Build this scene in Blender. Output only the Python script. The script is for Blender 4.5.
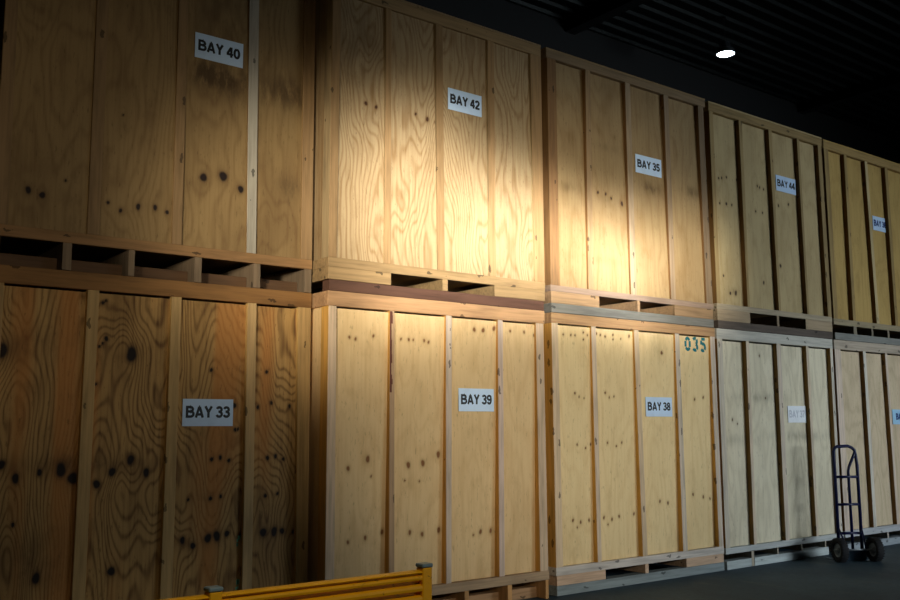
import bpy, bmesh, math, random
import numpy as np
from mathutils import Vector, Matrix

for o in list(bpy.data.objects):
    bpy.data.objects.remove(o, do_unlink=True)
SC = bpy.context.scene
COL = SC.collection
R = math.radians

# ------------------------------------------------------------------ camera
cam_d = bpy.data.cameras.new('camera'); cam = bpy.data.objects.new('camera', cam_d); COL.objects.link(cam)
SC.camera = cam
cam_d.sensor_fit = 'HORIZONTAL'; cam_d.sensor_width = 36.0; cam_d.lens = 950.0 / 900.0 * 36.0
cam_d.clip_start = 0.05; cam_d.clip_end = 200
YAW, PIT, ROL = .6585, .1338, -.0052
fw = Vector((math.sin(YAW) * math.cos(PIT), math.cos(YAW) * math.cos(PIT), math.sin(PIT)))
rt = Vector((math.cos(YAW), -math.sin(YAW), 0)); up = rt.cross(fw)
r2 = rt * math.cos(ROL) + up * math.sin(ROL); u2 = -rt * math.sin(ROL) + up * math.cos(ROL)
cam.matrix_world = Matrix(((r2.x, u2.x, -fw.x, 0), (r2.y, u2.y, -fw.y, -5.70), (r2.z, u2.z, -fw.z, 1.345), (0, 0, 0, 1)))

# ------------------------------------------------------------------ world, lights, exposure
W = bpy.data.worlds.new('world'); SC.world = W; W.use_nodes = True
W.node_tree.nodes['Background'].inputs[0].default_value = (0.8, 0.9, 1.0, 1)
W.node_tree.nodes['Background'].inputs[1].default_value = 0.001
SC.view_settings.view_transform = 'Standard'; SC.view_settings.look = 'None'
SC.view_settings.gamma = 1.0; SC.view_settings.use_curve_mapping = False
SC.view_settings.exposure = 0.0


def aim(o, target):
    d = Vector(target) - o.location
    o.rotation_euler = d.to_track_quat('-Z', 'Y').to_euler()


def area(name, loc, target, sx, sy, power, col, spread=180):
    l = bpy.data.lights.new(name, 'AREA'); l.shape = 'RECTANGLE'; l.size = sx; l.size_y = sy
    l.energy = power; l.color = col; l.spread = R(spread)
    o = bpy.data.objects.new(name, l); COL.objects.link(o); o.location = loc; aim(o, target); return o


def spot(name, loc, target, angle, blend, power, col, radius=.1):
    l = bpy.data.lights.new(name, 'SPOT'); l.spot_size = R(angle); l.spot_blend = blend
    l.energy = power; l.color = col; l.shadow_soft_size = radius
    o = bpy.data.objects.new(name, l); COL.objects.link(o); o.location = loc; aim(o, target); return o


# daylight from outside the open loading door, behind the camera and to the right
area('daylight_door', (13.5, -18.0, 3.3), (12.5, 0, 3.2), 8.0, 3.6, 200, (.70, .86, 1.0))
area('right_fill', (13.6, -11.0, 2.2), (9.7, 0, 1.6), 5.0, 2.4, 88, (.80, .91, 1.0), 60)  # added fill for the right-hand crates, standing inside the door
# added fill spots behind the camera, no real lamps there
spot('fill_spot', (2.8, -8.0, 2.6), (5.4, 0, 1.9), 36, 1.0, 980, (1.0, .90, .72), .3)
spot('fill_spot', (1.2, -6.5, 2.4), (1.8, 0, 2.65), 36, 1.0, 235, (1.0, .84, .60), .3)
spot('fill_spot', (1.7, -5.0, 3.4), (1.75, -2.45, .75), 46, 1.0, 150, (1.0, .88, .66), .3)  # added only to brighten the yellow barrier
# added spots that shape the warm band across the upper crates
spot('warm_glow_spot', (1.2, -4.6, 2.8), (4.2, 0, 2.7), 52, 1.0, 85, (1.0, .82, .55), .2)
spot('warm_glow_spot', (2.0, -7.5, 2.2), (6.30, 0, 3.10), 20, 1.0, 850, (1.0, .87, .64), .4)
spot('warm_glow_spot', (2.0, -7.5, 2.2), (4.60, 0, 2.95), 23, 1.0, 500, (1.0, .87, .64), .4)
spot('warm_patch_spot', (2.6, -7.5, 2.2), (6.38, 0, 2.77), 8.5, 1.0, 13000, (1.0, .98, .95), .35)
spot('warm_patch_spot', (2.2, -7.5, 2.2), (4.15, 0, 2.93), 14, 1.0, 7000, (1.0, .96, .88), .35)
spot('warm_patch_spot', (-1.6, -4.4, 2.7), (3.25, 0, 2.74), 21, 1.0, 2100, (1.0, .90, .72), .35)
spot('warm_patch_spot', (2.2, -7.5, 2.2), (5.05, 0, 2.84), 10.5, 1.0, 8500, (1.0, .98, .94), .35)
spot('warm_patch_spot', (2.6, -7.5, 2.2), (7.30, 0, 2.85), 9.5, 1.0, 5000, (1.0, .94, .82), .35)
spot('warm_patch_spot', (2.2, -7.5, 2.2), (5.70, 0, 2.86), 8.5, 1.0, 9500, (1.0, .96, .88), .35)
spot('warm_patch_spot', (2.6, -7.5, 2.2), (6.80, 0, 2.90), 11, 1.0, 1300, (1.0, .92, .78), .35)

# ------------------------------------------------------------------ helpers
def srgb(r, g, b):
    f = lambda c: (c / 255 / 12.92) if c / 255 <= .04045 else ((c / 255 + .055) / 1.055) ** 2.4
    return (f(r), f(g), f(b), 1)


def mk(bm_or_pyd, name, mats, parent=None, smooth=False):
    if isinstance(bm_or_pyd, bmesh.types.BMesh):
        me = bpy.data.meshes.new(name); bm_or_pyd.to_mesh(me); bm_or_pyd.free()
    else:
        me = bm_or_pyd
    if not isinstance(mats, (list, tuple)):
        mats = [mats]
    for m in mats:
        me.materials.append(m)
    if smooth:
        for p in me.polygons:
            p.use_smooth = True
    o = bpy.data.objects.new(name, me); COL.objects.link(o)
    if parent:
        o.parent = parent
    return o


def thing(name, loc, label, cat, group=None):
    o = bpy.data.objects.new(name, None); COL.objects.link(o); o.location = loc
    o.empty_display_size = .1
    o['label'] = label; o['category'] = cat
    if group:
        o['group'] = group
    return o


def hexa(bm, v, side_mat=0):
    """v: 8 corners, (x-,y-,z-)(x+,y-,z-)(x+,y+,z-)(x-,y+,z-) then the same at z+"""
    vs = [bm.verts.new(p) for p in v]
    F = [(0, 1, 5, 4), (1, 2, 6, 5), (2, 3, 7, 6), (3, 0, 4, 7), (3, 2, 1, 0), (4, 5, 6, 7)]
    out = []
    for i, f in enumerate(F):
        fa = bm.faces.new([vs[k] for k in f]); out.append(fa)
        if i in (1, 3):
            fa.material_index = side_mat
    return vs, out


def box(bm, x0, x1, y0, y1, z0, z1, bev=0.0, side_mat=0):
    vs, fs = hexa(bm, [(x0, y0, z0), (x1, y0, z0), (x1, y1, z0), (x0, y1, z0),
                       (x0, y0, z1), (x1, y0, z1), (x1, y1, z1), (x0, y1, z1)], side_mat)
    if bev:
        es = list({e for f in fs for e in f.edges})
        bmesh.ops.bevel(bm, geom=es, offset=bev, segments=1, affect='EDGES', clamp_overlap=True)


def boxobj(name, dims, mats, parent, o3=(0, 0, 0), bev=.002, side_mat=0):
    bm = bmesh.new()
    x0, x1, y0, y1, z0, z1 = dims
    box(bm, x0 - o3[0], x1 - o3[0], y0 - o3[1], y1 - o3[1], z0 - o3[2], z1 - o3[2], bev, side_mat)
    return mk(bm, name, mats, parent)


def tube(bm, pts, r, seg=10, closed=False):
    pts = [Vector(p) for p in pts]
    n = len(pts); rings = []
    prev = None
    for i, p in enumerate(pts):
        if closed:
            t = (pts[(i + 1) % n] - pts[i - 1]).normalized()
        else:
            a = pts[max(i - 1, 0)]; b = pts[min(i + 1, n - 1)]
            t = (b - a).normalized()
        if prev is None:
            u = t.orthogonal().normalized()
        else:
            u = (prev - t * prev.dot(t)).normalized()
        prev = u; w = t.cross(u)
        rings.append([bm.verts.new(p + (u * math.cos(2 * math.pi * k / seg) + w * math.sin(2 * math.pi * k / seg)) * r) for k in range(seg)])
    m = n if closed else n - 1
    for i in range(m):
        a, b = rings[i], rings[(i + 1) % n]
        for k in range(seg):
            bm.faces.new((a[k], a[(k + 1) % seg], b[(k + 1) % seg], b[k]))
    if not closed:
        bm.faces.new(rings[0][::-1]); bm.faces.new(rings[-1])


def lathe(bm, prof, origin, axis, seg=32):
    """prof: list of (radius, height along axis); closed loop profile"""
    axis = Vector(axis).normalized(); u = axis.orthogonal().normalized(); w = axis.cross(u)
    rings = []
    for r, h in prof:
        rings.append([bm.verts.new(Vector(origin) + axis * h + (u * math.cos(2 * math.pi * k / seg) + w * math.sin(2 * math.pi * k / seg)) * max(r, 1e-4)) for k in range(seg)])
    n = len(rings)
    for i in range(n):
        a, b = rings[i], rings[(i + 1) % n]
        for k in range(seg):
            bm.faces.new((a[k], a[(k + 1) % seg], b[(k + 1) % seg], b[k]))
    bmesh.ops.recalc_face_normals(bm, faces=bm.faces[:])


# ------------------------------------------------------------------ materials
class NT:
    def __init__(s, name):
        s.m = bpy.data.materials.new(name); s.m.use_nodes = True
        s.t = s.m.node_tree; s.b = s.t.nodes['Principled BSDF']
        s.b.inputs['Specular IOR Level'].default_value = .25

    def n(s, typ, **kw):
        nd = s.t.nodes.new('ShaderNode' + typ)
        for k, v in kw.items():
            if k.startswith('i_'):
                key = k[2:]
                key = int(key) if key.isdigit() else key.replace('_', ' ')
                nd.inputs[key].default_value = v
            else:
                setattr(nd, k, v)
        return nd

    def l(s, a, b):
        s.t.links.new(a, b)

    def math(s, op, a, b=None, c=None, clamp=False):
        nd = s.n('Math', operation=op, use_clamp=clamp)
        for i, v in enumerate((a, b, c)):
            if v is None:
                continue
            if isinstance(v, (int, float)):
                nd.inputs[i].default_value = v
            else:
                s.l(v, nd.inputs[i])
        return nd.outputs[0]

    def mix(s, f, a, b, blend='MIX'):
        nd = s.n('Mix', data_type='RGBA', blend_type=blend)
        for i, v in ((0, f), (6, a), (7, b)):
            if isinstance(v, (int, float, tuple)):
                nd.inputs[i].default_value = v
            else:
                s.l(v, nd.inputs[i])
        return nd.outputs[2]

    def noise(s, vec, scale, det=3, rough=.55, sc3=(1, 1, 1)):
        mp = s.n('Mapping'); mp.inputs['Scale'].default_value = sc3
        s.l(vec, mp.inputs['Vector'])
        nd = s.n('TexNoise'); nd.inputs['Scale'].default_value = scale
        nd.inputs['Detail'].default_value = det; nd.inputs['Roughness'].default_value = rough
        s.l(mp.outputs[0], nd.inputs['Vector'])
        return nd.outputs['Fac']

    def ramp(s, f, a, b):
        nd = s.n('MapRange', interpolation_type='SMOOTHSTEP')
        nd.inputs['From Min'].default_value = a; nd.inputs['From Max'].default_value = b
        s.l(f, nd.inputs['Value']); return nd.outputs[0]


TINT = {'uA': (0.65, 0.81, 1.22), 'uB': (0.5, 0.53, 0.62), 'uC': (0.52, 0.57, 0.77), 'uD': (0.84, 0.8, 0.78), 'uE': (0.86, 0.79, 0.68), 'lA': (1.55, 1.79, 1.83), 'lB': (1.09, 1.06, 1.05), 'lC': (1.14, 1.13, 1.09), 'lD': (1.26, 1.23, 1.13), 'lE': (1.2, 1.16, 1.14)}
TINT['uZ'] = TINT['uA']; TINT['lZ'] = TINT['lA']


def plywood(key, name, light, dark, knot, strength=.5, cloud=.35, orange=None):
    s = NT(name)
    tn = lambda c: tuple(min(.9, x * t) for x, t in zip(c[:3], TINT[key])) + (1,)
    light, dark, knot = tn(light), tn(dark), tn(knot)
    orange = tn(orange) if orange else None
    co = s.n('TexCoord').outputs['Object']
    g = s.n('Attribute', attribute_name='grain').outputs['Fac']
    kn = s.n('Attribute', attribute_name='knot').outputs['Fac']
    st = s.n('Attribute', attribute_name='stain').outputs['Fac']
    fine = s.noise(co, 1, 4, .6, (55, 55, 2.2))
    cl = s.noise(co, 1, 3, .5, (2.4, 2.4, 1.0))
    g2 = s.math('MULTIPLY_ADD', fine, .25, g)
    sn = s.math('SINE', s.math('MULTIPLY', g2, 6.2832))
    band = s.math('POWER', s.math('MULTIPLY_ADD', sn, .5, .5), 3.0)
    f = s.math('MULTIPLY', band, strength)
    f = s.math('ADD', f, s.math('MULTIPLY', s.ramp(fine, .42, .70), strength * .35 + .18), clamp=True)
    c = s.mix(f, light, dark)
    c = s.mix(s.math('MULTIPLY', s.ramp(cl, .42, .72), cloud), c, tuple(x * .8 for x in dark[:3]) + (1,))
    if orange:
        oc = s.noise(co, 1, 2, .5, (4.5, 4.5, .35))
        c = s.mix(s.math('MULTIPLY', s.ramp(oc, .5, .7), .7), c, orange)
    dirt = s.noise(co, 1, 5, .65, (14, 14, 5))
    stf = s.math('MULTIPLY', st, s.ramp(dirt, .28, .62), clamp=True)
    c = s.mix(s.math('MULTIPLY', stf, .85), c, tuple(x * .35 for x in dark[:3]) + (1,))
    fleck = s.noise(co, 1, 3, .7, (70, 70, 14))
    c = s.mix(s.math('MULTIPLY', s.ramp(fleck, .60, .70), .45), c, tuple(x * .5 for x in dark[:3]) + (1,))
    blot = s.noise(co, 1, 4, .7, (9, 9, 4))
    c = s.mix(s.math('MULTIPLY', s.ramp(blot, .5, .75), .35), c, tuple(x * .8 for x in dark[:3]) + (1,))
    c = s.mix(s.math('MULTIPLY', s.ramp(kn, .0, .3), .5), c, tuple(x * .75 for x in dark[:3]) + (1,))
    c = s.mix(s.ramp(kn, .3, .75), c, knot)
    s.l(c, s.b.inputs['Base Color']); s.b.inputs['Roughness'].default_value = .72
    bp = s.n('Bump'); bp.inputs['Strength'].default_value = .15; bp.inputs['Distance'].default_value = .003
    s.l(fine, bp.inputs['Height']); s.l(bp.outputs[0], s.b.inputs['Normal'])
    return s.m


_tc = {}


def timber(rgb, horiz=False, grime=.7):
    return (rgb, horiz, grime)


def timber_mat(key, rgb, horiz=False, grime=.7, knots=True):
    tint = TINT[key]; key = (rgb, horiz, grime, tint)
    if key in _tc:
        return _tc[key]
    s = NT('sawn_timber')
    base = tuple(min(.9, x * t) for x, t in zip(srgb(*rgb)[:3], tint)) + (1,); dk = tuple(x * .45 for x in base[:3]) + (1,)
    tc = s.n('TexCoord').outputs['Object']
    oi = s.n('ObjectInfo').outputs['Random']
    off = s.n('VectorMath', operation='ADD'); s.l(tc, off.inputs[0])
    cb = s.n('CombineXYZ'); s.l(s.math('MULTIPLY', oi, 37.0), cb.inputs[0]); s.l(s.math('MULTIPLY', oi, 11.0), cb.inputs[2])
    s.l(cb.outputs[0], off.inputs[1]); co = off.outputs[0]
    sc = (2.2, 45, 45) if horiz else (45, 45, 2.2)
    fine = s.noise(co, 1, 4, .6, sc)
    cl = s.noise(co, 1, 3, .6, (1.6, 8, 12) if horiz else (12, 8, 1.6))
    c = s.mix(s.math('MULTIPLY', s.ramp(fine, .38, .75), .55), base, dk)
    c = s.mix(s.math('MULTIPLY', s.ramp(cl, .45, .78), grime), c, dk)
    vo = s.n('TexVoronoi', distance='EUCLIDEAN'); vo.inputs['Scale'].default_value = 1
    mp = s.n('Mapping'); mp.inputs['Scale'].default_value = (6, 14, 17) if horiz else (17, 14, 6)
    wob = s.n('TexNoise'); wob.inputs['Scale'].default_value = 30; s.l(co, wob.inputs['Vector'])
    wv = s.n('VectorMath', operation='MULTIPLY_ADD'); s.l(wob.outputs['Color'], wv.inputs[0]); wv.inputs[1].default_value = (.03, .03, .05); s.l(co, wv.inputs[2])
    s.l(wv.outputs[0], mp.inputs['Vector']); s.l(mp.outputs[0], vo.inputs['Vector'])
    if knots:
        k = s.math('LESS_THAN', vo.outputs['Distance'], .20)
        sp = s.n('SeparateColor'); s.l(vo.outputs['Color'], sp.inputs[0])
        k = s.math('MULTIPLY', k, s.math('GREATER_THAN', sp.outputs[0], .66))
        c = s.mix(s.math('MULTIPLY', k, .8), c, tuple(x * .18 for x in base[:3]) + (1,))
    hsv = s.n('HueSaturation'); s.l(c, hsv.inputs['Color'])
    s.l(s.math('MULTIPLY_ADD', oi, .22, .9), hsv.inputs['Value'])
    s.l(hsv.outputs[0], s.b.inputs['Base Color'])
    s.b.inputs['Roughness'].default_value = .75
    bp = s.n('Bump'); bp.inputs['Strength'].default_value = .25; bp.inputs['Distance'].default_value = .003
    s.l(fine, bp.inputs['Height']); s.l(bp.outputs[0], s.b.inputs['Normal'])
    _tc[key] = s.m
    return s.m


def plain(name, rgb, rough=.5, metal=0, emit=0, wear=None, spec=.4):
    s = NT(name); s.b.inputs['Specular IOR Level'].default_value = spec
    s.b.inputs['Roughness'].default_value = rough; s.b.inputs['Metallic'].default_value = metal
    base = srgb(*rgb)
    co = s.n('TexCoord').outputs['Object']
    f = s.noise(co, 9, 4, .6)
    c = s.mix(s.math('MULTIPLY', s.ramp(f, .4, .75), .25), base, tuple(x * .6 for x in base[:3]) + (1,))
    if wear:
        w = s.noise(co, 1, 5, .7, (30, 30, 60))
        c = s.mix(s.math('MULTIPLY', s.ramp(w, .60, .70), .8), c, srgb(*wear))
    s.l(c, s.b.inputs['Base Color'])
    if emit:
        s.b.inputs['Emission Color'].default_value = base; s.b.inputs['Emission Strength'].default_value = emit
    return s.m


# ------------------------------------------------------------------ the setting
def concrete():
    s = NT('concrete_floor'); co = s.n('TexCoord').outputs['Object']
    a = s.noise(co, 1.1, 5, .6); b = s.noise(co, 22, 4, .65); d = s.noise(co, 6, 3, .6, (1, .35, 1))
    c = s.mix(s.ramp(a, .35, .7), srgb(50, 72, 86), srgb(70, 92, 106))
    c = s.mix(s.math('MULTIPLY', s.ramp(b, .45, .75), .5), c, srgb(38, 44, 48))
    c = s.mix(s.math('MULTIPLY', s.ramp(d, .52, .75), .35), c, srgb(98, 106, 104))
    s.l(c, s.b.inputs['Base Color']); s.b.inputs['Roughness'].default_value = .62
    bp = s.n('Bump'); bp.inputs['Strength'].default_value = .3; bp.inputs['Distance'].default_value = .004
    s.l(b, bp.inputs['Height']); s.l(bp.outputs[0], s.b.inputs['Normal'])
    return s.m


def struct(o):
    o['kind'] = 'structure'; return o


def roof_mat():
    s = NT('roof_sheet'); co = s.n('TexCoord').outputs['Object']
    a = s.noise(co, 1, 4, .6, (.5, 3, 3))
    c = s.mix(s.ramp(a, .35, .7), srgb(17, 20, 20), srgb(33, 37, 36))
    s.l(c, s.b.inputs['Base Color']); s.b.inputs['Roughness'].default_value = .42
    s.b.inputs['Metallic'].default_value = .6
    return s.m


XL, XR, YF, YB, ZC = -6.0, 24.0, -12.0, 2.2, 6.3
struct(boxobj('floor', (XL, XR, YF - 9, YB + .2, -.2, 0), concrete(), None, bev=0))
MW = plain('dark_cladding', (12, 13, 13), .7)
struct(boxobj('wall_back', (XL, XR, YB, YB + .2, .0, ZC + .3), MW, None, bev=0))
struct(boxobj('wall_left', (XL - .2, XL, YF - 6, YB + .2, .0, ZC + .3), MW, None, bev=0))
struct(boxobj('wall_right', (XR, XR + .2, YF - 6, YB + .2, .0, ZC + .3), MW, None, bev=0))
# front wall behind the camera, unseen; door lintel shaped to dim the upper crates
bm = bmesh.new()
DX0, DX1, DZ = 8.0, 17.5, 2.8
box(bm, XL, DX0, YF - .2, YF, 0, ZC + .3); box(bm, DX1, XR, YF - .2, YF, 0, ZC + .3); box(bm, DX0, DX1, YF - .2, YF, DZ, ZC + .3)
struct(mk(bm, 'wall_front', MW))
# corrugated roof, ribs running along the stack
bm = bmesh.new()
ys = []
y = YF - .2
while y < YB + .2:
    ys += [(y, ZC), (y + .13, ZC), (y + .15, ZC - .035), (y + .18, ZC - .035)]
    y += .2
rows = []
for (yy, zz) in ys:
    rows.append([bm.verts.new((XL, yy, zz)), bm.verts.new((XR, yy, zz)), bm.verts.new((XR, yy, zz + .02)), bm.verts.new((XL, yy, zz + .02))])
for a, b in zip(rows, rows[1:]):
    bm.faces.new((a[0], b[0], b[1], a[1])); bm.faces.new((a[3], a[2], b[2], b[3]))
struct(mk(bm, 'ceiling', roof_mat()))
BEAM = plain('roof_steel', (24, 26, 27), .5, .3)
for i, x in enumerate((-2.0, 3.0, 8.0, 13.0, 18.0)):
    bm = bmesh.new()
    box(bm, x - .08, x + .08, YF, YB, ZC - .06, ZC - .045); box(bm, x - .006, x + .006, YF, YB, ZC - .14, ZC - .06); box(bm, x - .08, x + .08, YF, YB, ZC - .155, ZC - .14)
    struct(mk(bm, 'trim_%d' % (i + 1), BEAM))


# ------------------------------------------------------------------ plywood front with grain, knots and dark marks, some of them painted shade
def vnoise(rng, x, z, fx, fz):
    gx = x * fx; gz = z * fz
    ix = np.floor(gx).astype(int); iz = np.floor(gz).astype(int)
    fx_ = gx - ix; fz_ = gz - iz
    ix -= ix.min(); iz -= iz.min()
    lat = rng.random((ix.max() + 2, iz.max() + 2))
    u = fx_ * fx_ * (3 - 2 * fx_); v = fz_ * fz_ * (3 - 2 * fz_)
    return (lat[ix, iz] * (1 - u) * (1 - v) + lat[ix + 1, iz] * u * (1 - v) + lat[ix, iz + 1] * (1 - u) * v + lat[ix + 1, iz + 1] * u * v)


def ply_sheet(name, x0, x1, z0, z1, yt, yb, o3, mat, parent, seed, wave, knots, stains_shade, t=.012, res=.0095):
    rng = np.random.default_rng(seed)
    nx = int((x1 - x0) / res); nz = int((z1 - z0) / res)
    X, Z = np.meshgrid(np.linspace(x0, x1, nx + 1), np.linspace(z0, z1, nz + 1))
    Y = yb + (yt - yb) * (Z - z0) / (z1 - z0)
    h = wave[0] * vnoise(rng, X, Z, 2.1, .38) + wave[1] * vnoise(rng, X, Z, 6.5, 1.1) + wave[2] * vnoise(rng, X, Z, 24, 5)
    h += .6 * wave[1] * vnoise(rng, X, Z + .04 * np.sin(X * 40), 3, 3.3)
    kn = np.zeros_like(X)
    for kx, kz, r in knots:
        rr = r * .010
        dx = (X - kx); dz = (Z - kz)
        ang = np.arctan2(dz, dx); wob = 1 + .10 * np.sin(ang * 2 + kx * 50) + .05 * np.sin(ang * 3 + kz * 90)
        kn = np.maximum(kn, np.clip(1.25 - .70 * wob * np.sqrt((dx / rr) ** 2 + (dz / (rr * 1.35)) ** 2), 0, 1))
        kn = np.maximum(kn, .22 * np.exp(-((dx / (rr * 2.6)) ** 2 + (dz / (rr * 3.4)) ** 2)))
        h += .5 * r * np.exp(-((dx / (rr * 2.6)) ** 2 + (dz / (rr * 5.5)) ** 2))
    stn = np.zeros_like(X)
    for sx, sz, ra, rb, k in stains_shade:
        stn += k * np.exp(-(((X - sx) / ra) ** 2 + ((Z - sz) / rb) ** 2))
    nv = X.size
    co = np.stack([X - o3[0], Y - o3[1], Z - o3[2]], -1).reshape(-1, 3)
    i = np.arange(nz)[:, None] * (nx + 1) + np.arange(nx)[None, :]
    q = np.stack([i, i + 1, i + nx + 2, i + nx + 1], -1).reshape(-1, 4)
    # backing board so that the sheet has its thickness
    bx = np.array([[x0, yb + .0008, z0], [x1, yb + .0008, z0], [x1, yb + t, z0], [x0, yb + t, z0],
                   [x0, yt + .0008, z1], [x1, yt + .0008, z1], [x1, yt + t, z1], [x0, yt + t, z1]]) - np.array(o3)
    co = np.vstack([co, bx])
    F = np.array([(0, 1, 5, 4), (1, 2, 6, 5), (2, 3, 7, 6), (3, 0, 4, 7), (3, 2, 1, 0), (4, 5, 6, 7)]) + nv
    q = np.vstack([q, F])
    me = bpy.data.meshes.new(name)
    me.vertices.add(len(co)); me.vertices.foreach_set('co', co.ravel())
    me.loops.add(q.size); me.loops.foreach_set('vertex_index', q.ravel().astype(np.int32))
    me.polygons.add(len(q)); me.polygons.foreach_set('loop_start', (np.arange(len(q)) * 4).astype(np.int32))
    me.update(calc_edges=True)
    pad = np.zeros(8)
    for nm, arr in (('grain', h), ('knot', kn), ('stain', stn)):
        a = me.attributes.new(nm, 'FLOAT', 'POINT')
        a.data.foreach_set('value', np.concatenate([arr.ravel(), pad]).astype(np.float32))
    return mk(me, name, mat, parent)


# ------------------------------------------------------------------ lettering
def ribbon(bm, pts, w, ya, yb):
    pts = [Vector((p[0], 0, p[1])) for p in pts]
    n = len(pts); a_, b_ = [], []
    for i, p in enumerate(pts):
        d0 = (p - pts[i - 1]).normalized() if i else (pts[1] - p).normalized()
        d1 = (pts[i + 1] - p).normalized() if i < n - 1 else d0
        t = (d0 + d1).normalized()
        k = 1 / max(.5, t.dot(d0))
        nn = Vector((-t.z, 0, t.x)) * (w / 2 * k)
        a_.append(p + nn); b_.append(p - nn)
    for i in range(n - 1):
        q = [a_[i], a_[i + 1], b_[i + 1], b_[i]]
        f = [bm.verts.new((v.x, ya, v.z)) for v in q]; g = [bm.verts.new((v.x, yb, v.z)) for v in q]
        bm.faces.new(f); bm.faces.new(g[::-1])
        for k in range(4):
            bm.faces.new((f[k], g[k], g[(k + 1) % 4], f[(k + 1) % 4]))


def arc(cx, cz, rx, rz, a0, a1, n=10):
    return [(cx + rx * math.cos(R(a0 + (a1 - a0) * i / n)), cz + rz * math.sin(R(a0 + (a1 - a0) * i / n))) for i in range(n + 1)]


# bold grotesque capitals and figures as centre lines: cap height 1, stroke .2
def _ar(*a):
    return arc(*a, 14)


GLYPH = {
    'B': (.72, [[(.10, 0), (.10, 1)], [(.0, .91), (.36, .91)] + _ar(.36, .72, .20, .19, 90, -90) + [(.1, .53)], [(.1, .53), (.38, .53)] + _ar(.38, .31, .24, .22, 90, -90) + [(.0, .09)]]),
    'A': (.76, [[(.10, 0), (.36, .93)], [(.40, .93), (.66, 0)], [(.2, .28), (.56, .28)], [(.33, .95), (.43, .95)]]),
    'Y': (.72, [[(.10, 1), (.36, .48)], [(.62, 1), (.36, .48)], [(.36, .52), (.36, 0)]]),
    ' ': (.24, []),
    '0': (.60, [_ar(.30, .5, .205, .41, 90, 450)]),
    '2': (.60, [_ar(.29, .70, .20, .205, 175, -15) + [(.42, .50), (.24, .30), (.13, .12)], [(.03, .09), (.57, .09)]]),
    '3': (.60, [_ar(.29, .72, .19, .19, 165, -80) , _ar(.29, .30, .215, .21, 85, -165), [(.22, .53), (.33, .53)]]),
    '4': (.62, [[(.43, 0), (.43, 1)], [(.38, .93), (.09, .34)], [(.02, .30), (.60, .30)]]),
    '5': (.60, [[(.54, .91), (.14, .91)], [(.17, .95), (.12, .46)], [(.13, .50)] + _ar(.29, .33, .21, .235, 120, -160)]),
    '6': (.60, [_ar(.30, .31, .205, .22, 0, 360), [(.095, .31)] + _ar(.31, .55, .215, .36, 180, 30)]),
    '7': (.58, [[(.03, .91), (.55, .91)], [(.50, .90), (.32, .50), (.22, 0)]]),
    '8': (.60, [_ar(.30, .73, .175, .18, 0, 360), _ar(.30, .29, .21, .20, 0, 360)]),
    '9': (.60, [_ar(.30, .69, .205, .22, 0, 360), [(.505, .69)] + _ar(.29, .45, .215, .36, 0, -150)]),
}


def measure(text):
    return sum(GLYPH[c][0] + .0 for c in text)


def letters(text, w, h, cx, y, cz, mat, parent, name='lettering'):
    total = sum(GLYPH[c][0] + .0 for c in text)
    k = w / total
    bm = bmesh.new(); x = cx - w / 2; layer = 0
    for c in text:
        adv, strokes = GLYPH[c]
        for st_ in strokes:
            # x and z are scaled apart so the line of text fills its width
            ribbon(bm, [(x + p[0] * k, cz - h / 2 + p[1] * h) for p in st_], .225 * h, y - .0006 - layer * .00002, y)
            layer = (layer + 1) % 7
        x += adv * k
    return mk(bm, name, mat, parent)


M_SIGN = plain('sign_plate', (196, 220, 246), .35)
M_SIGNF = plain('faded_sign_plate', (245, 248, 250), .35)
M_INK = plain('sign_ink', (22, 24, 28), .5)
M_INKF = plain('faded_sign_ink', (205, 208, 214), .6)
M_BLUE = plain('blue_sign_ink', (20, 50, 110), .5)
M_BLUEP = plain('pale_blue_sign_plate', (170, 214, 240), .35)
M_STENCIL = plain('teal_stencil_paint', (0, 112, 120), .7)

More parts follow.
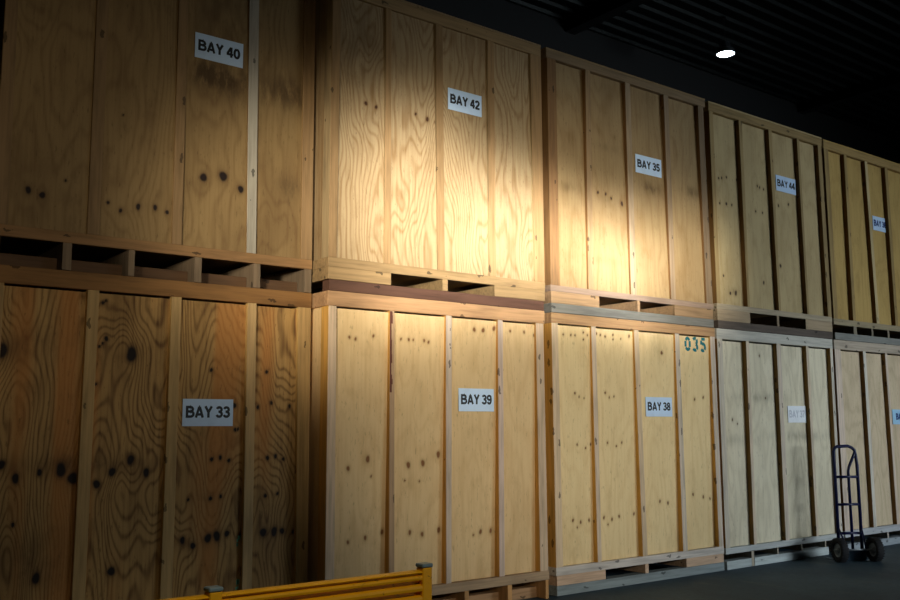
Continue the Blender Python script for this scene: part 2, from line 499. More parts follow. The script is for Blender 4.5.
# ------------------------------------------------------------------ the crates
KN = {
    'lA': [ (1.86,2.12,.9), (1.88,2.135,.7), (1.85,1.85,.8), (1.87,1.87,.7), (1.84,1.62,.7), (2.76,1.34,1.0), (2.78,1.345,.8), (1.30,1.80,3.0), (2.05,1.81,3.2), (1.89,1.90,1.2), (1.41,1.07,2.0), (1.54,1.10,1.4), (1.66,1.11,2.8), (1.73,1.06,2.8), (1.87,1.02,2.0), (1.96,1.09,2.0), (2.07,1.16,2.1), (2.17,1.08,1.9), (1.55,0.50,2.2), (1.98,0.50,2.1), (1.33,1.15,2.0), (1.41,0.81,1.0), (2.58,1.73,1.0), (2.75,1.50,1.3), (2.98,1.73,1.0), (2.92,1.49,1.0), (3.02,1.52,1.0), (3.16,1.50,1.0), (2.60,1.15,1.1), (2.66,1.16,1.1), (2.72,1.14,1.0), (3.00,1.15,1.2), (3.06,1.16,1.1), (3.12,1.14,1.0), (2.60,0.90,1.1), (2.67,0.91,0.9), (2.45,0.90,0.8), (2.99,0.90,1.1), (3.08,0.91,0.9), (2.42,0.65,1.6), (2.49,0.61,1.6), (2.59,0.65,2.2), (2.65,0.66,2.3), (2.72,0.67,1.6), (2.82,0.65,1.6), (2.98,0.66,2.2), (3.06,0.66,2.2), (3.12,0.66,1.6), (3.21,0.65,1.3) ],
    'uA': [ (1.39,2.76,1.6), (1.47,2.74,1.6), (2.48,3.01,2.2), (2.62,3.04,2.6), (2.75,2.97,1.9), (1.86,2.75,0.9), (1.94,2.71,1.0), (2.05,2.75,1.4), (2.16,2.76,1.3), (2.24,2.74,1.1), (1.60,2.85,0.7), (1.93,3.33,0.6) ],
    'uB': [ (3.63,3.71,1.2), (3.72,3.70,1.1), (4.08,3.72,0.9), (4.19,3.70,1.3), (4.27,3.69,0.9) ],
    'lB': [ (3.51,1.98,0.9), (3.56,1.97,0.9), (3.71,2.00,0.9), (3.95,1.99,0.8), (4.02,1.99,0.9), (4.06,1.99,0.7), (4.16,1.99,0.9), (4.20,1.98,0.9), (4.64,2.10,1.3), (4.73,2.10,1.4), (4.84,2.12,1.4), (5.01,2.11,0.9), (5.16,2.11,0.9), (5.27,2.09,1.0), (3.52,1.07,1.2), (3.68,1.13,1.6), (3.71,1.01,0.7), (4.03,1.08,1.6), (4.16,1.09,1.6), (4.30,1.15,1.6), (4.00,0.97,0.7), (4.13,0.96,0.7), (4.05,0.60,1.2), (4.16,0.58,1.2), (4.31,0.60,1.4), (4.64,0.54,0.7), (4.71,0.56,1.3), (4.81,0.56,1.2), (3.53,0.57,1.0), (3.67,0.59,1.1), (3.81,0.62,1.2) ],
    'lC': [ (5.63,2.12,0.8), (5.72,2.12,0.8), (5.77,2.12,0.8), (5.87,2.15,0.8), (5.92,2.13,0.7), (5.87,2.09,0.8), (6.03,2.15,0.9), (6.08,2.14,0.8), (6.14,2.13,0.9), (6.24,2.15,0.9), (6.24,2.11,0.8), (6.34,2.12,0.7), (6.45,2.15,1.0), (5.76,1.63,0.9), (5.81,1.60,0.7), (5.87,1.59,0.6), (6.13,1.64,0.9), (6.18,1.60,0.7), (6.24,1.61,0.7), (6.89,2.02,1.4), (7.35,1.60,1.0), (7.48,1.62,1.0), (5.72,0.58,1.0), (5.81,0.56,1.0), (5.91,0.57,1.0), (5.77,0.52,0.7), (6.09,0.58,1.0), (6.19,0.56,1.0), (6.28,0.58,1.0), (6.47,0.59,1.0), (6.14,0.52,0.7), (6.82,0.68,1.0), (6.93,0.66,1.1), (7.29,0.72,1.1), (7.44,0.69,1.1), (7.54,0.67,1.0), (5.78,1.20,0.8), (5.88,1.17,0.8), (5.94,1.20,0.8), (6.15,1.21,0.8), (6.26,1.18,0.8), (6.33,1.21,0.8) ],
    'uC': [ (6.11,3.42,1.1), (6.21,3.42,1.0), (6.28,3.39,1.0), (6.42,3.36,1.5) ],
    'uD': [ (7.90,3.84,1.0), (7.95,3.85,1.0), (8.03,3.87,1.0), (8.20,3.87,1.0), (8.56,3.86,1.0), (8.60,3.85,1.0), (8.67,3.84,1.0), (7.90,3.58,1.0), (8.01,3.59,1.3), (8.10,3.59,1.0), (8.51,3.58,1.0), (8.63,3.58,1.0), (8.93,3.70,1.2), (9.12,3.74,1.2), (8.01,2.67,1.3), (8.10,2.68,1.8), (8.59,2.83,1.3), (8.91,3.04,1.5), (7.91,2.84,1.0) ],
    'lD': [ (7.95,1.41,1.0), (8.03,1.37,0.8), (8.45,2.06,1.0), (8.52,1.63,1.0) ],
}
ST = {
    'uA': [ (2.63,3.71,0.25,0.12,1.0), (3.13,3.73,0.25,0.12,1.0), (3.12,3.03,0.09,0.09,0.7), (2.48,3.73,0.12,0.08,0.8), (2.54,4.14,0.30,0.30,0.5) ],  # last entry is a broad soft darkening near the top
    'uC': [ (5.77,3.41,0.14,0.05,0.6), (6.24,3.37,0.10,0.05,0.4), (6.83,3.57,0.16,0.06,0.9), (7.43,3.62,0.15,0.06,0.8), (6.36,3.86,0.30,0.04,0.4), (6.13,2.81,0.60,0.04,0.2) ],
    'uB': [ (3.50,4.17,0.30,0.30,0.5) ],  # soft dark patch, shade at the top left put into the colour
    'lD': [ (8.42,1.63,0.40,0.05,0.6), (9.10,1.24,0.50,0.05,0.7), (7.89,1.21,0.30,0.06,0.4) ],
    'uD': [ (8.06,2.69,0.07,0.04,0.8) ],
    'lA': [ (1.40,1.84,0.10,0.12,0.6), (1.66,1.14,0.35,0.05,0.5), (2.01,1.13,0.30,0.06,0.4), (1.52,0.61,0.25,0.15,0.5) ],
    'lB': [  ],
    'lC': [ (6.83,2.04,0.10,0.10,0.3) ],
}

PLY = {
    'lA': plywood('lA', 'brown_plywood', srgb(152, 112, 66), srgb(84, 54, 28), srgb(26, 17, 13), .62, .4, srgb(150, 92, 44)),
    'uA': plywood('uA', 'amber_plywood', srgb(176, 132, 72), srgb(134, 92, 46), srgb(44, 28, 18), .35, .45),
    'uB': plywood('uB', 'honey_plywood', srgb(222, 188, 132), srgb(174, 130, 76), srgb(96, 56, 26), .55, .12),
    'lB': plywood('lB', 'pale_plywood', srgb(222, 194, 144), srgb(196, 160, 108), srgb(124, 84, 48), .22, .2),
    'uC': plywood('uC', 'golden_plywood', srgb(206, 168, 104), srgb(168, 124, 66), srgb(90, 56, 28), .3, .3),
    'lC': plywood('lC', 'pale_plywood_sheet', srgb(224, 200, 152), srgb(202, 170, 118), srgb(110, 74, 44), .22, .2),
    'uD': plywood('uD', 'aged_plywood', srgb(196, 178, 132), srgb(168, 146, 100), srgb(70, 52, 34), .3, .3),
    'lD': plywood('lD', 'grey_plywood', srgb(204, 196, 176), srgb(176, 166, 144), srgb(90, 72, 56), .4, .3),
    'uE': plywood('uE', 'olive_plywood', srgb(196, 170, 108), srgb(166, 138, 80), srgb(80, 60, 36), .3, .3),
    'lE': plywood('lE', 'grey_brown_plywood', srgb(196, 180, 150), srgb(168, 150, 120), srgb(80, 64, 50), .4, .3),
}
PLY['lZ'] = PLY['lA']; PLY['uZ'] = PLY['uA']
WAVE = {'lA': (25, 7, .7), 'uA': (13, 4, .5), 'uB': (20, 5.5, .5), 'lB': (7, 2.5, .4), 'uC': (8, 2.0, .3), 'lC': (7, 2.2, .4),
        'uD': (6, 1.5, .4), 'lD': (6, 2, .4), 'uE': (6, 2, .4), 'lE': (6, 2, .4), 'lZ': (17, 4, .4), 'uZ': (10, 3, .4)}
H1 = 2.297
DEP = 1.5


def crate(key, label, x0, x1, y, posts, dt, db, col, pallet, zs=None, side='l', sign=None, extra=None):
    upper = key[0] == 'u'
    z0 = H1 if upper else 0.0
    if zs is None:
        zs = (.168, .236, 2.19, 2.296) if upper else (.147, .218, 2.19, 2.296)
    Rz, Pz, Qz, Tz = [z0 + v for v in zs]
    o3 = ((x0 + x1) / 2, y, z0)
    root = thing('storage_crate', o3, label, 'crate', 'stacked plywood storage crates')
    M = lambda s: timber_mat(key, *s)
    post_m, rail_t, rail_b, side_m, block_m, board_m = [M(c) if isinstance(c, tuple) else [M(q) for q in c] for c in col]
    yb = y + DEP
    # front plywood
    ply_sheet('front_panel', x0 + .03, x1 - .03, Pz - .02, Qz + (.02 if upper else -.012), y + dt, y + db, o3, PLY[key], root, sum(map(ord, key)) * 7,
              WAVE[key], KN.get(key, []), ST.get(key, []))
    L = lambda *d: tuple(d)
    # side, back, roof and base sheets
    for nm, d in (('side_panel', (x0 + .018, x0 + .03, y + .10, yb - .04, Pz, Qz)), ('side_panel', (x1 - .03, x1 - .018, y + .10, yb - .04, Pz, Qz)),
                  ('back_panel', (x0 + .03, x1 - .03, yb - .03, yb - .018, Rz, Qz)), ('roof_panel', (x0, x1, y, yb, Tz - .014, Tz) if upper else (x0 + .0455, x1 - .0455, y + .0455, yb - .0455, Tz - .014, Tz - .001)),
                  ('base_panel', (x0 + .03, x1 - .03, y + .09, yb - .04, Pz - .03, Pz - .012))):
        boxobj(nm, d, PLY[key], root, o3, 0)
    # battens on the front
    n = len(posts)
    for i, (a, b, c, d) in enumerate(posts):
        corner = i in (0, n - 1)
        dep = .10 if corner else max(dt, db) + .002
        bm = bmesh.new()
        vs, fs = hexa(bm, [(c - o3[0], 0, Pz - z0), (d - o3[0], 0, Pz - z0), (d - o3[0], dep, Pz - z0), (c - o3[0], dep, Pz - z0),
                           (a - o3[0], 0, Qz - z0), (b - o3[0], 0, Qz - z0), (b - o3[0], dep, Qz - z0), (a - o3[0], dep, Qz - z0)], 1)
        bmesh.ops.bevel(bm, geom=[e for e in bm.edges if abs(e.verts[0].co.y) < 1e-6 and abs(e.verts[1].co.y) < 1e-6], offset=.003, segments=1, affect='EDGES')
        mk(bm, 'corner_post' if corner else 'batten', [post_m[i % len(post_m)], side_m], root)
    for xa in (x0, x1 - .06):
        boxobj('corner_post', (xa, xa + .06, yb - .09, yb, Pz, Qz), post_m[0], root, o3)
    # rails
    TT = Tz - (.0145 if upper else .0005)
    boxobj('top_rail', (x0, x1, y, y + .045, Qz, TT), rail_t, root, o3, .003)
    boxobj('bottom_rail', (x0, x1, y, y + .045, Rz, Pz), rail_b, root, o3, .003)
    for xa in (x0, x1 - .045):
        boxobj('side_rail', (xa, xa + .045, y + .0455, yb - .0455, Qz, TT), rail_t, root, o3, .003)
        boxobj('side_rail', (xa, xa + .045, y + .0455, yb - .0455, Rz, Pz), rail_b, root, o3, .003)
    boxobj('top_rail', (x0, x1, yb - .045, yb, Qz, TT), rail_t, root, o3, .003)
    boxobj('bottom_rail', (x0, x1, yb - .045, yb, Rz, Pz), rail_b, root, o3, .003)
    # pallet base
    pb = z0 + .080
    pal = boxobj('pallet', (x0 + .004, x1 - .004, yb - .10, yb - .002, z0 + .0015, pb), board_m, root, o3, .003)
    kind, items = pallet
    if kind == 'block':
        yf = y + (.012 if key == 'uB' else .0)
        boxobj('bottom_board', (x0 + (.006 if key != 'uB' else .02), x1 - .006, yf, yf + .10, z0 + .0015, pb), board_m, pal, o3, .003)
        for k, (a, b) in enumerate(items):
            if b - a > .2:
                boxobj('block', (a, b, y + .001, y + .03, pb + .0005, Rz), block_m, pal, o3, .002)
                xe = (b - .05, b) if k == 0 else (a, a + .05)
                boxobj('stringer', (xe[0], xe[1], y + .0305, yb - .101, pb + .0005, Rz), block_m, pal, o3, .002)
                xe = (a, a + .05) if k == 0 else (b - .05, b)
                boxobj('stringer', (xe[0], xe[1], y + .0305, yb - .101, pb + .0005, Rz), block_m, pal, o3, .002)
            else:
                boxobj('stringer', (a, b, y + .001, yb - .101, pb + .0005, Rz), block_m, pal, o3, .002)
    elif kind == 'open':
        for a, b in items:
            boxobj('stringer', (a, b, y + .004, yb - .101, z0 + .0015, Rz), block_m, pal, o3, .002)
        xs = [x0 + .004] + [v for ab in items for v in ab] + [x1 - .004]
        for a, b in zip(xs[::2], xs[1::2]):
            if b - a > .03:
                boxobj('bottom_board', (a + .001, b - .001, y + .11, y + .19, z0 + .0015, z0 + .085), board_m, pal, o3, .003)
    elif kind == 'thin':
        boards, st = items
        for a, b in boards:
            boxobj('bottom_board', (a, b, y + .0, y + .10, z0 + .0015, pb), board_m, pal, o3, .003)
        for a, b in st:
            full = not any(p <= a and q >= b for p, q in boards)
            boxobj('stringer', (a, b, y + .003, yb - .101, (z0 + .0015) if full else pb + .0005, Rz), block_m, pal, o3, .001)
    # sign
    if sign:
        txt, sx, sz, mp, mi, w, tx = sign
        zc = sz
        f = (zc - Pz) / (Qz - Pz); ys = y + db + (dt - db) * f
        sg = boxobj('bay_sign', (sx, sx + w, ys - .0075, ys - .0035, zc - .0875, zc + .0875), mp, root, o3, .0005)
        sg['label'] = ('white sign plate reading ' + txt) if mi is M_INK else 'faded or bluish sign plate'
        parts_ = txt.split(' '); unit = tx / (measure(txt))
        if len(parts_) == 1:
            letters(txt, tx, .074, sx + w / 2 - o3[0], ys - .0076 - o3[1], zc + .004 - o3[2], mi, sg, 'lettering')
        else:
            w1 = measure(parts_[0]) * unit; w2 = measure(parts_[1]) * unit; xa = sx + w / 2 - o3[0] - tx / 2
            letters(parts_[0], w1, .074, xa + w1 / 2, ys - .0076 - o3[1], zc + .004 - o3[2], mi, sg, 'lettering')
            letters(parts_[1], w2, .074, xa + tx - w2 / 2, ys - .0076 - o3[1], zc + .004 - o3[2], mi, sg, 'sign_number')
    if extra:
        extra(root, o3, y)
    return root


def P(top, bot):
    return [(a, b, c, d) for (a, b), (c, d) in zip(top, bot)]


T = timber
brownV, brownH = T((156, 120, 78)), T((116, 78, 44), True)
amberV, amberH = T((172, 126, 72)), T((176, 122, 66), True)
pinkV, greyV = T((208, 184, 154)), T((196, 180, 162))
honeyV, honeyH = T((206, 162, 104)), T((206, 166, 108), True)
sandH = T((174, 138, 100), True)
darkred = T((122, 84, 62), True, .35)
orange = T((208, 160, 82)); orangeD = T((176, 126, 66))  # batten sides: raw wood tone plus warm-lit shade put into the colour
olive = T((128, 98, 52)); oliveD = T((124, 92, 48))  # batten sides turned from the door, their shade put into the colour
greyH, palegH = T((186, 182, 172), True), T((178, 176, 170), True)
bluegH = T((140, 150, 152), True); smokeH = T((104, 94, 84), True)
pineD = T((196, 150, 96))
mossV = T((168, 146, 100)); mossH = T((170, 146, 98), True)

# column at the far left edge of the picture (only a sliver of the upper one shows)
zp = [(-.95, -.87), (-.4, -.33), (.13, .2), (.64, .71), (1.05, 1.15)]
crate('lZ', 'dark storage crate at the far left end of the bottom row, beside crate BAY 33', -.95, 1.155, .17, P(zp, zp), .03, .035,
      ([brownV], brownH, brownH, brownV, brownV, brownH), ('open', [(-.94, -.89), (-.4, -.35), (.1, .15), (.6, .65), (1.09, 1.14)]))
crate('uZ', 'dark storage crate at the far left end of the top row, beside crate BAY 40', -.95, 1.165, .19, P(zp, zp), .03, .03,
      ([amberV], amberH, brownH, brownV, brownV, brownH), ('open', [(-.94, -.89), (-.4, -.35), (.1, .15), (.6, .65), (1.09, 1.14)]))


def green_drips(root, o3, y):
    bm = bmesh.new(); rnd = random.Random(4)
    for zc in (.62, .34, .20):
        for k in range(4):
            a = 2.80 + rnd.uniform(-.008, .008); z = zc + rnd.uniform(-.03, .03); s = rnd.uniform(.004, .010)
            box(bm, a - s - o3[0], a + s - o3[0], .0325, .0335, z - s * 1.6, z + s * 1.6)
    o = mk(bm, 'paint_spot', plain('mint_paint_spots', (96, 160, 124), .6), root)
    o['label'] = 'small mint green paint spots'


crate('lA', 'brown plywood storage crate with sign BAY 33 in the bottom row', 1.19, 3.305, .17,
      P([(1.195, 1.285), (1.757, 1.827), (2.285, 2.351), (2.815, 2.881), (3.20, 3.300)], [(1.195, 1.285), (1.745, 1.822), (2.274, 2.351), (2.82, 2.891), (3.214, 3.303)]),
      .03, .035, ([brownV, brownV, brownV, T((168, 130, 88)), brownV], brownH, brownH, T((176, 134, 80)), brownV, brownH),
      ('open', [(1.2, 1.25), (1.64, 1.69), (2.10, 2.15), (2.6, 2.65), (3.248, 3.30)]), sign=('BAY 33', 2.390, 1.452, M_SIGN, M_INK, .348, .305), extra=green_drips)
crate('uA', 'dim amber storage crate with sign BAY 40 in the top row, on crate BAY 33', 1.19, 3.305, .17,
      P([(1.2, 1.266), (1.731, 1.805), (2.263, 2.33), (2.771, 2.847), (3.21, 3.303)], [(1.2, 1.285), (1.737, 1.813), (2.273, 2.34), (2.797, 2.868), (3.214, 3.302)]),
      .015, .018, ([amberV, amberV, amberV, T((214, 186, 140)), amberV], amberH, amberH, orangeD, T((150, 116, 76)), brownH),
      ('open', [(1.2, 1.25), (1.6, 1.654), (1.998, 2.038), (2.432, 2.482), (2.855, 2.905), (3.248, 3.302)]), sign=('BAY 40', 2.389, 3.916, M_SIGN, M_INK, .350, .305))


def bark(root, o3, y):
    bm = bmesh.new(); rnd = random.Random(9); z = 1.60
    while z < 2.17:
        hgt = rnd.uniform(.03, .09); w = rnd.uniform(.010, .024)
        z1 = min(z + hgt, 2.185)
        box(bm, 3.838 - o3[0], 3.838 + w - o3[0], -.0012, .004, z, z1); z = z1
    o = mk(bm, 'bark_edge', M_BARK, root); o['label'] = 'dark red bark left on the edge of a batten'


M_BARK = plain('bark', (104, 62, 50), .9)
crate('lB', 'pale plywood storage crate with sign BAY 39 in the bottom row', 3.318, 5.372, -.03,
      P([(3.326, 3.39), (3.837, 3.878), (4.348, 4.405), (4.865, 4.917), (5.273, 5.358)], [(3.322, 3.395), (3.835, 3.882), (4.34, 4.389), (4.851, 4.906), (5.275, 5.363)]),
      .02, .06, ([pinkV, T((190, 160, 126)), greyV, T((206, 186, 170)), pinkV], sandH, T((170, 146, 116), True), orange, pineD, sandH),
      ('open', [(3.33, 3.38), (3.9, 3.94), (4.513, 4.554), (4.935, 4.98), (5.333, 5.365)]), sign=('BAY 39', 4.485, 1.557, M_SIGN, M_INK, .350, .305), extra=bark)
crate('uB', 'warmly lit honey coloured storage crate with sign BAY 42 in the top row', 3.318, 5.385, -.03,
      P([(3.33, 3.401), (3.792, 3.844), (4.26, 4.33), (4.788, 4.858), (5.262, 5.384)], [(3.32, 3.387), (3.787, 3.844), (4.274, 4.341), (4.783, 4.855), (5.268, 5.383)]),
      .022, .014, ([honeyV], honeyH, honeyH, T((232, 196, 136)), honeyH, darkred),  # pale side tone puts the warm light on the corner post into colour
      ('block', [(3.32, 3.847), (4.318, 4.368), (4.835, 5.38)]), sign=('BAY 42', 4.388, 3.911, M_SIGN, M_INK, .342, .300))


def stencil(root, o3, y):
    def dig(strokes, name):
        bm = bmesh.new()
        for st_ in strokes:
            ribbon(bm, [(px - o3[0], pz - o3[2]) for px, pz in st_], .029, .0195, .0205)
        mk(bm, name, M_STENCIL, grp)
    grp = bpy.data.objects.new('stencilled_number', None); COL.objects.link(grp); grp.parent = root
    grp['label'] = 'teal stencilled number 035'
    zc = 2.122
    c = 7.268
    dig([arc(c, zc + .018, .028, .036, 25, 155), arc(c, zc - .018, .028, .036, 205, 335),
         [(c - .031, zc + .028), (c - .031, zc - .028)], [(c + .031, zc + .028), (c + .031, zc - .028)]], 'stencil_digit')
    c = 7.382
    dig([arc(c - .004, zc + .030, .030, .028, 150, 60, 6), arc(c - .004, zc + .030, .030, .028, 40, -70, 6),
         arc(c - .004, zc - .026, .032, .030, 70, -40, 6), arc(c - .004, zc - .026, .032, .030, -60, -150, 6)], 'stencil_digit')
    c = 7.498
    dig([[(c - .022, zc + .056), (c + .030, zc + .056)], [(c - .026, zc + .040), (c - .026, zc + .002)],
         arc(c - .002, zc - .022, .032, .034, 120, -40, 8), arc(c - .002, zc - .022, .032, .034, -62, -145, 6)], 'stencil_digit')


crate('lC', 'pale plywood storage crate with sign BAY 38 and teal number 035, bottom row', 5.475, 7.665, 0,
      P([(5.478, 5.552), (5.949, 6.007), (6.495, 6.558), (7.063, 7.126), (7.586, 7.66)], [(5.478, 5.557), (5.959, 6.007), (6.523, 6.586), (7.069, 7.135), (7.594, 7.662)]),
      .02, .05, ([pinkV, T((214, 192, 168)), pinkV, T((206, 190, 172)), greyV], sandH, T((196, 188, 180), True), orange, T((196, 166, 140), True), bluegH),
      ('block', [(5.484, 6.05), (6.548, 6.593), (7.107, 7.655)]), zs=(.158, .225, 2.208, 2.296), sign=('BAY 38', 6.648, 1.525, M_SIGN, M_INK, .364, .315), extra=stencil)
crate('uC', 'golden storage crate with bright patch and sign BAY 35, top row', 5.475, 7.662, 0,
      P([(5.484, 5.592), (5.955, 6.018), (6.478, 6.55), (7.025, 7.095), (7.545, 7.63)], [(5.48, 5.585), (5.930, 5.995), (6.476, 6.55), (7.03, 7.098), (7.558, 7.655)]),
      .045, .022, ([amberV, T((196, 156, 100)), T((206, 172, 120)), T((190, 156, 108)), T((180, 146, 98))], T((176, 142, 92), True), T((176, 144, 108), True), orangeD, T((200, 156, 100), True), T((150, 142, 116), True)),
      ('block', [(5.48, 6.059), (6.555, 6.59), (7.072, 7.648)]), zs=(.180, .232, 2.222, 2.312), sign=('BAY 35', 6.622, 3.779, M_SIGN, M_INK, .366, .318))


def pale_strip(root, o3, y):
    pass


crate('lD', 'grey plywood storage crate with faded white sign, bottom row behind the hand truck', 7.69, 9.755, 0,
      P([(7.695, 7.780), (8.162, 8.212), (8.689, 8.763), (9.231, 9.278), (9.70, 9.752)], [(7.693, 7.765), (8.143, 8.186), (8.678, 8.747), (9.234, 9.277), (9.68, 9.735)]),
      .05, .05, ([T((186, 178, 166)), greyV, T((200, 186, 172)), greyV], palegH, T((172, 176, 178), True), olive, T((170, 160, 146)), T((176, 186, 190), True)),
      ('thin', ([(7.70, 8.09), (8.14, 9.45)], [(8.096, 8.135), (8.525, 8.546), (8.947, 8.969), (9.389, 9.41), (9.70, 9.74)])),
      zs=(.144, .202, 2.194, 2.296), sign=('BAY 37', 8.894, 1.468, M_SIGNF, M_INKF, .335, .29))
crate('uD', 'aged storage crate with sign BAY 44 in the top row', 7.715, 9.778, 0,
      P([(7.721, 7.787), (8.215, 8.273), (8.741, 8.801), (9.274, 9.319), (9.69, 9.765)], [(7.72, 7.779), (8.221, 8.258), (8.765, 8.801), (9.293, 9.333), (9.70, 9.775)]),
      .05, .05, ([mossV], mossH, T((178, 166, 140), True), oliveD, T((176, 158, 128), True), smokeH),
      ('block', [(7.718, 8.256), (8.72, 8.76), (9.252, 9.774)]), zs=(.19, .247, 2.204, 2.305), sign=('BAY 44', 8.897, 3.951, M_SIGN, M_INK, .376, .330))
crate('lE', 'grey brown storage crate with pale blue sign, bottom row at the right edge', 9.785, 11.95, 0,
      P([(9.79, 9.915), (10.39, 10.45), (10.88, 10.93), (11.38, 11.43), (11.87, 11.945)], [(9.788, 9.895), (10.385, 10.45), (10.90, 10.955), (11.38, 11.43), (11.87, 11.945)]),
      .05, .05, ([greyV, T((206, 200, 186))], T((176, 164, 146), True), T((170, 174, 176), True), oliveD, T((176, 168, 156)), T((150, 160, 166), True)),
      ('thin', ([(9.82, 11.94)], [(10.1, 10.12), (10.67, 10.70), (11.1, 11.12), (11.6, 11.62)])), sign=('BAY', 11.037, 1.447, M_BLUEP, M_BLUE, .32, .16))
crate('uE', 'olive toned storage crate with sign BAY 36, top row at the right edge', 9.81, 11.95, 0,
      P([(9.815, 9.905), (10.24, 10.30), (10.70, 10.76), (11.17, 11.235), (11.88, 11.945)], [(9.815, 9.905), (10.22, 10.28), (10.74, 10.80), (11.175, 11.235), (11.88, 11.945)]),
      .05, .05, ([mossV, mossV, T((206, 190, 150)), mossV], mossH, T((166, 156, 132), True), oliveD, T((150, 144, 130)), T((150, 156, 158), True)),
      ('thin', ([(9.82, 11.94)], [(10.22, 10.29), (10.61, 10.65), (10.975, 11.015), (11.5, 11.54)])), sign=('BAY 36', 10.877, 3.765, M_SIGN, M_BLUE, .33, .285))

# ------------------------------------------------------------------ yellow guard barrier
YEL = plain('yellow_enamel', (236, 172, 10), .45, wear=(120, 62, 14))
CAP = plain('grey_cap', (120, 142, 152), .5, .2)
bar = thing('guard_barrier', (1.4, -2.45, 0), 'yellow steel guard barrier with ribbed rails and grey capped posts', 'barrier')
for xc in (.527, 1.441, 2.355):
    bm = bmesh.new(); box(bm, xc - .024 - 1.4, xc + .024 - 1.4, -.049, -.001, .012, .782, .004)
    box(bm, xc - .07 - 1.4, xc + .07 - 1.4, -.095, .045, .0, .0118, .001)
    po = mk(bm, 'post', YEL, bar)
    bm = bmesh.new(); box(bm, xc - .027 - 1.4, xc + .027 - 1.4, -.052, .002, .7825, .798, .004); mk(bm, 'post_cap', CAP, po)
for xa, xb in ((.5515, 1.4165), (1.4655, 2.3305)):
    # folded sheet: rounded bands with grooves between
    prof = []
    z = .772
    bands = [(.014, .0025), (.024, .014)] + [(.029, .014)] * 9
    for hgt, gap in bands:
        prof += [(-.030, z), (-.045, z - .005), (-.047, z - hgt * .5), (-.045, z - hgt + .004), (-.034, z - hgt)]
        z -= hgt
        prof += [(-.034 + min(.02, gap), z - .0005), (-.034 + min(.02, gap), z - gap + .0005)]
        z -= gap
    back = [(-.006, prof[-1][1]), (-.006, prof[0][1])]
    loop = prof + back
    bm = bmesh.new()
    A = [bm.verts.new((xa - 1.4, p[0], p[1])) for p in loop]; B = [bm.verts.new((xb - 1.4, p[0], p[1])) for p in loop]
    for i in range(len(loop)):
        j = (i + 1) % len(loop); bm.faces.new((A[i], A[j], B[j], B[i]))
    bm.faces.new(A); bm.faces.new(B[::-1])
    bmesh.ops.recalc_face_normals(bm, faces=bm.faces[:])
    mk(bm, 'rail_panel', YEL, bar)

# ------------------------------------------------------------------ hand truck
BLU = plain('dark_blue_enamel', (14, 22, 70), .35)
RUB = plain('black_rubber', (26, 26, 27), .8)
HUB = plain('hub_metal', (150, 156, 160), .4, .6)
hc = Vector((9.145, -.49, 0))
ht = thing('hand_truck', hc, 'dark blue two wheeled hand truck standing upright on the floor before the crates', 'hand truck')
ht.rotation_euler = (0, 0, math.atan2(-.5, .866))      # local x = axle direction, local +y = towards the crates
fy = .12; hw = .124
bm = bmesh.new()
pts = [(-hw, fy, .03), (-hw, fy, 1.085), (-hw + .012, fy, 1.12), (-hw + .04, fy, 1.135), (hw - .09, fy, 1.14), (hw - .05, fy, 1.125), (hw - .02, fy, 1.10),
       (hw - .01, fy, 1.05), (hw, fy, .95), (hw, fy, .03)]
tube(bm, pts, .0165, 12)
frame = mk(bm, 'frame', BLU, ht, True)
bm = bmesh.new(); tube(bm, [(hw - .014, fy, 1.09), (hw - .035, fy, 1.04), (.035, fy, .93), (.024, fy, .89), (.024, fy, .05)], .0145, 10); mk(bm, 'centre_bar', BLU, ht, True)
for z in (.83, .555, .27, .10):
    bm = bmesh.new(); tube(bm, [(-hw, fy - .002, z), (hw, fy - .002, z)], .0135, 10); mk(bm, 'crossbar', BLU, ht, True)
bm = bmesh.new(); box(bm, -.17, .17, fy - .01, fy + .20, .002, .008, .001); box(bm, -.17, .17, fy - .016, fy - .010, .002, .09, .001); mk(bm, 'toe_plate', plain('toe_plate_steel', (70, 92, 108), .4, .5), ht)
for s in (-1, 1):
    bm = bmesh.new(); tube(bm, [(s * .10, 0, .12), (s * hw, fy - .004, .33)], .010, 8); tube(bm, [(s * .10, 0, .12), (s * hw, fy - .004, .075)], .010, 8)
    mk(bm, 'axle_bracket', BLU, ht, True)
bm = bmesh.new(); tube(bm, [(-.245, 0, .12), (.245, 0, .12)], .009, 10); mk(bm, 'axle', HUB, ht, True)
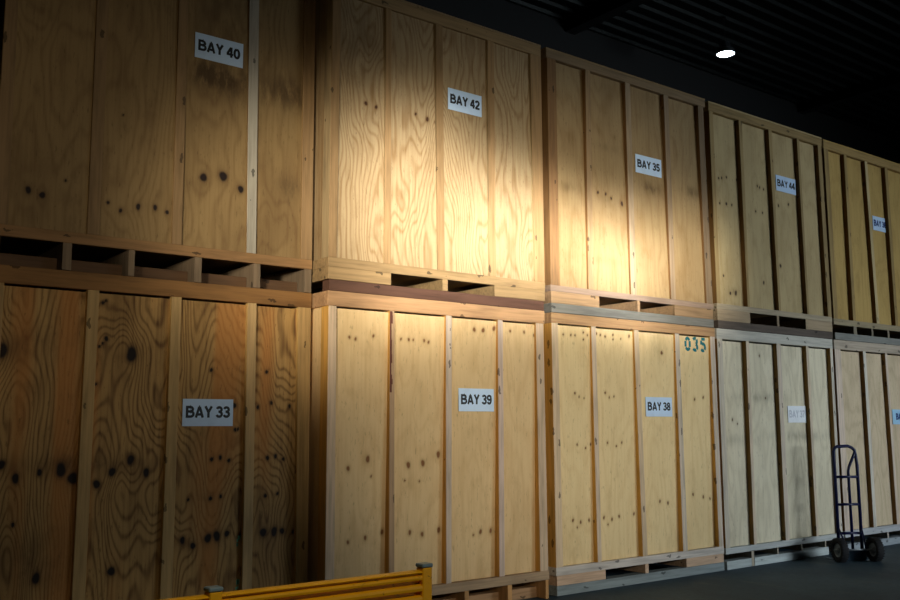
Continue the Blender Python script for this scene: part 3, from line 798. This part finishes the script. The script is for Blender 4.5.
for s in (-1, 1):
    cx = s * .187
    bm = bmesh.new()
    prof = [(.066, -.022), (.074, -.030), (.095, -.038), (.110, -.034), (.118, -.020), (.120, 0), (.118, .020), (.110, .034), (.095, .038), (.074, .030), (.066, .022)]
    lathe(bm, prof, (cx, 0, .1205), (1, 0, 0), 40)
    for k in range(26):
        a = 2 * math.pi * k / 26
        for e in (-.024, .024):
            c0 = Vector((cx + e, math.cos(a) * .1175, .1205 + math.sin(a) * .1175))
            d = Vector((0, -math.sin(a), math.cos(a))) * .006
            n_ = Vector((0, math.cos(a), math.sin(a))) * .003
            q = [c0 + Vector((sx * .010, 0, 0)) + sd * d for sx, sd in ((-1, -1), (1, -1), (1, 1), (-1, 1))]
            lo = [bm.verts.new(p - n_) for p in q]; hi = [bm.verts.new(p + n_ * .6) for p in q]
            bm.faces.new(hi)
            for m in range(4):
                bm.faces.new((lo[m], lo[(m + 1) % 4], hi[(m + 1) % 4], hi[m]))
    wh = mk(bm, 'wheel', RUB, ht, False)
    bm = bmesh.new()
    lathe(bm, [(.010, -.034), (.024, -.032), (.030, -.012), (.060, -.014), (.0665, -.024), (.0665, .024), (.060, .014), (.030, .012), (.024, .032), (.010, .034)], (cx, 0, .1205), (1, 0, 0), 32)
    mk(bm, 'hub', HUB, wh, False)

# ------------------------------------------------------------------ high-bay lamp
lx, ly, lz = 9.355, .93, 5.80
lamp = thing('ceiling_lamp', (lx, ly, lz), 'round white high bay lamp glowing under the dark roof', 'lamp')
lamp.scale = (.68, .68, 1)
LED = plain('lamp_lens', (225, 242, 255), .3, emit=30)
bm = bmesh.new(); lathe(bm, [(0, 0), (.145, 0), (.150, .004), (.150, .010), (0, .010)], (0, 0, 0), (0, 0, 1), 40); mk(bm, 'lens', LED, lamp)
bm = bmesh.new()
lathe(bm, [(.153, -.004), (.165, -.004), (.168, .012), (.150, .050), (.085, .075), (.080, .140), (.02, .150), (0, .150), (0, .0105), (.153, .0105)], (0, 0, 0), (0, 0, 1), 40)
for k in range(16):
    a = 2 * math.pi * k / 16
    tube(bm, [(math.cos(a) * .08, math.sin(a) * .08, .078), (math.cos(a) * .125, math.sin(a) * .125, .070), (math.cos(a) * .085, math.sin(a) * .085, .135)], .004, 4)
mk(bm, 'housing', plain('lamp_housing', (60, 64, 68), .5, .4), lamp)
bm = bmesh.new(); tube(bm, [(0, 0, .15), (0, 0, .46)], .006, 8); lathe(bm, [(0, .44), (.05, .44), (.05, .462), (0, .462)], (0, 0, 0), (0, 0, 1), 20)
mk(bm, 'suspension_rod', BEAM, lamp)
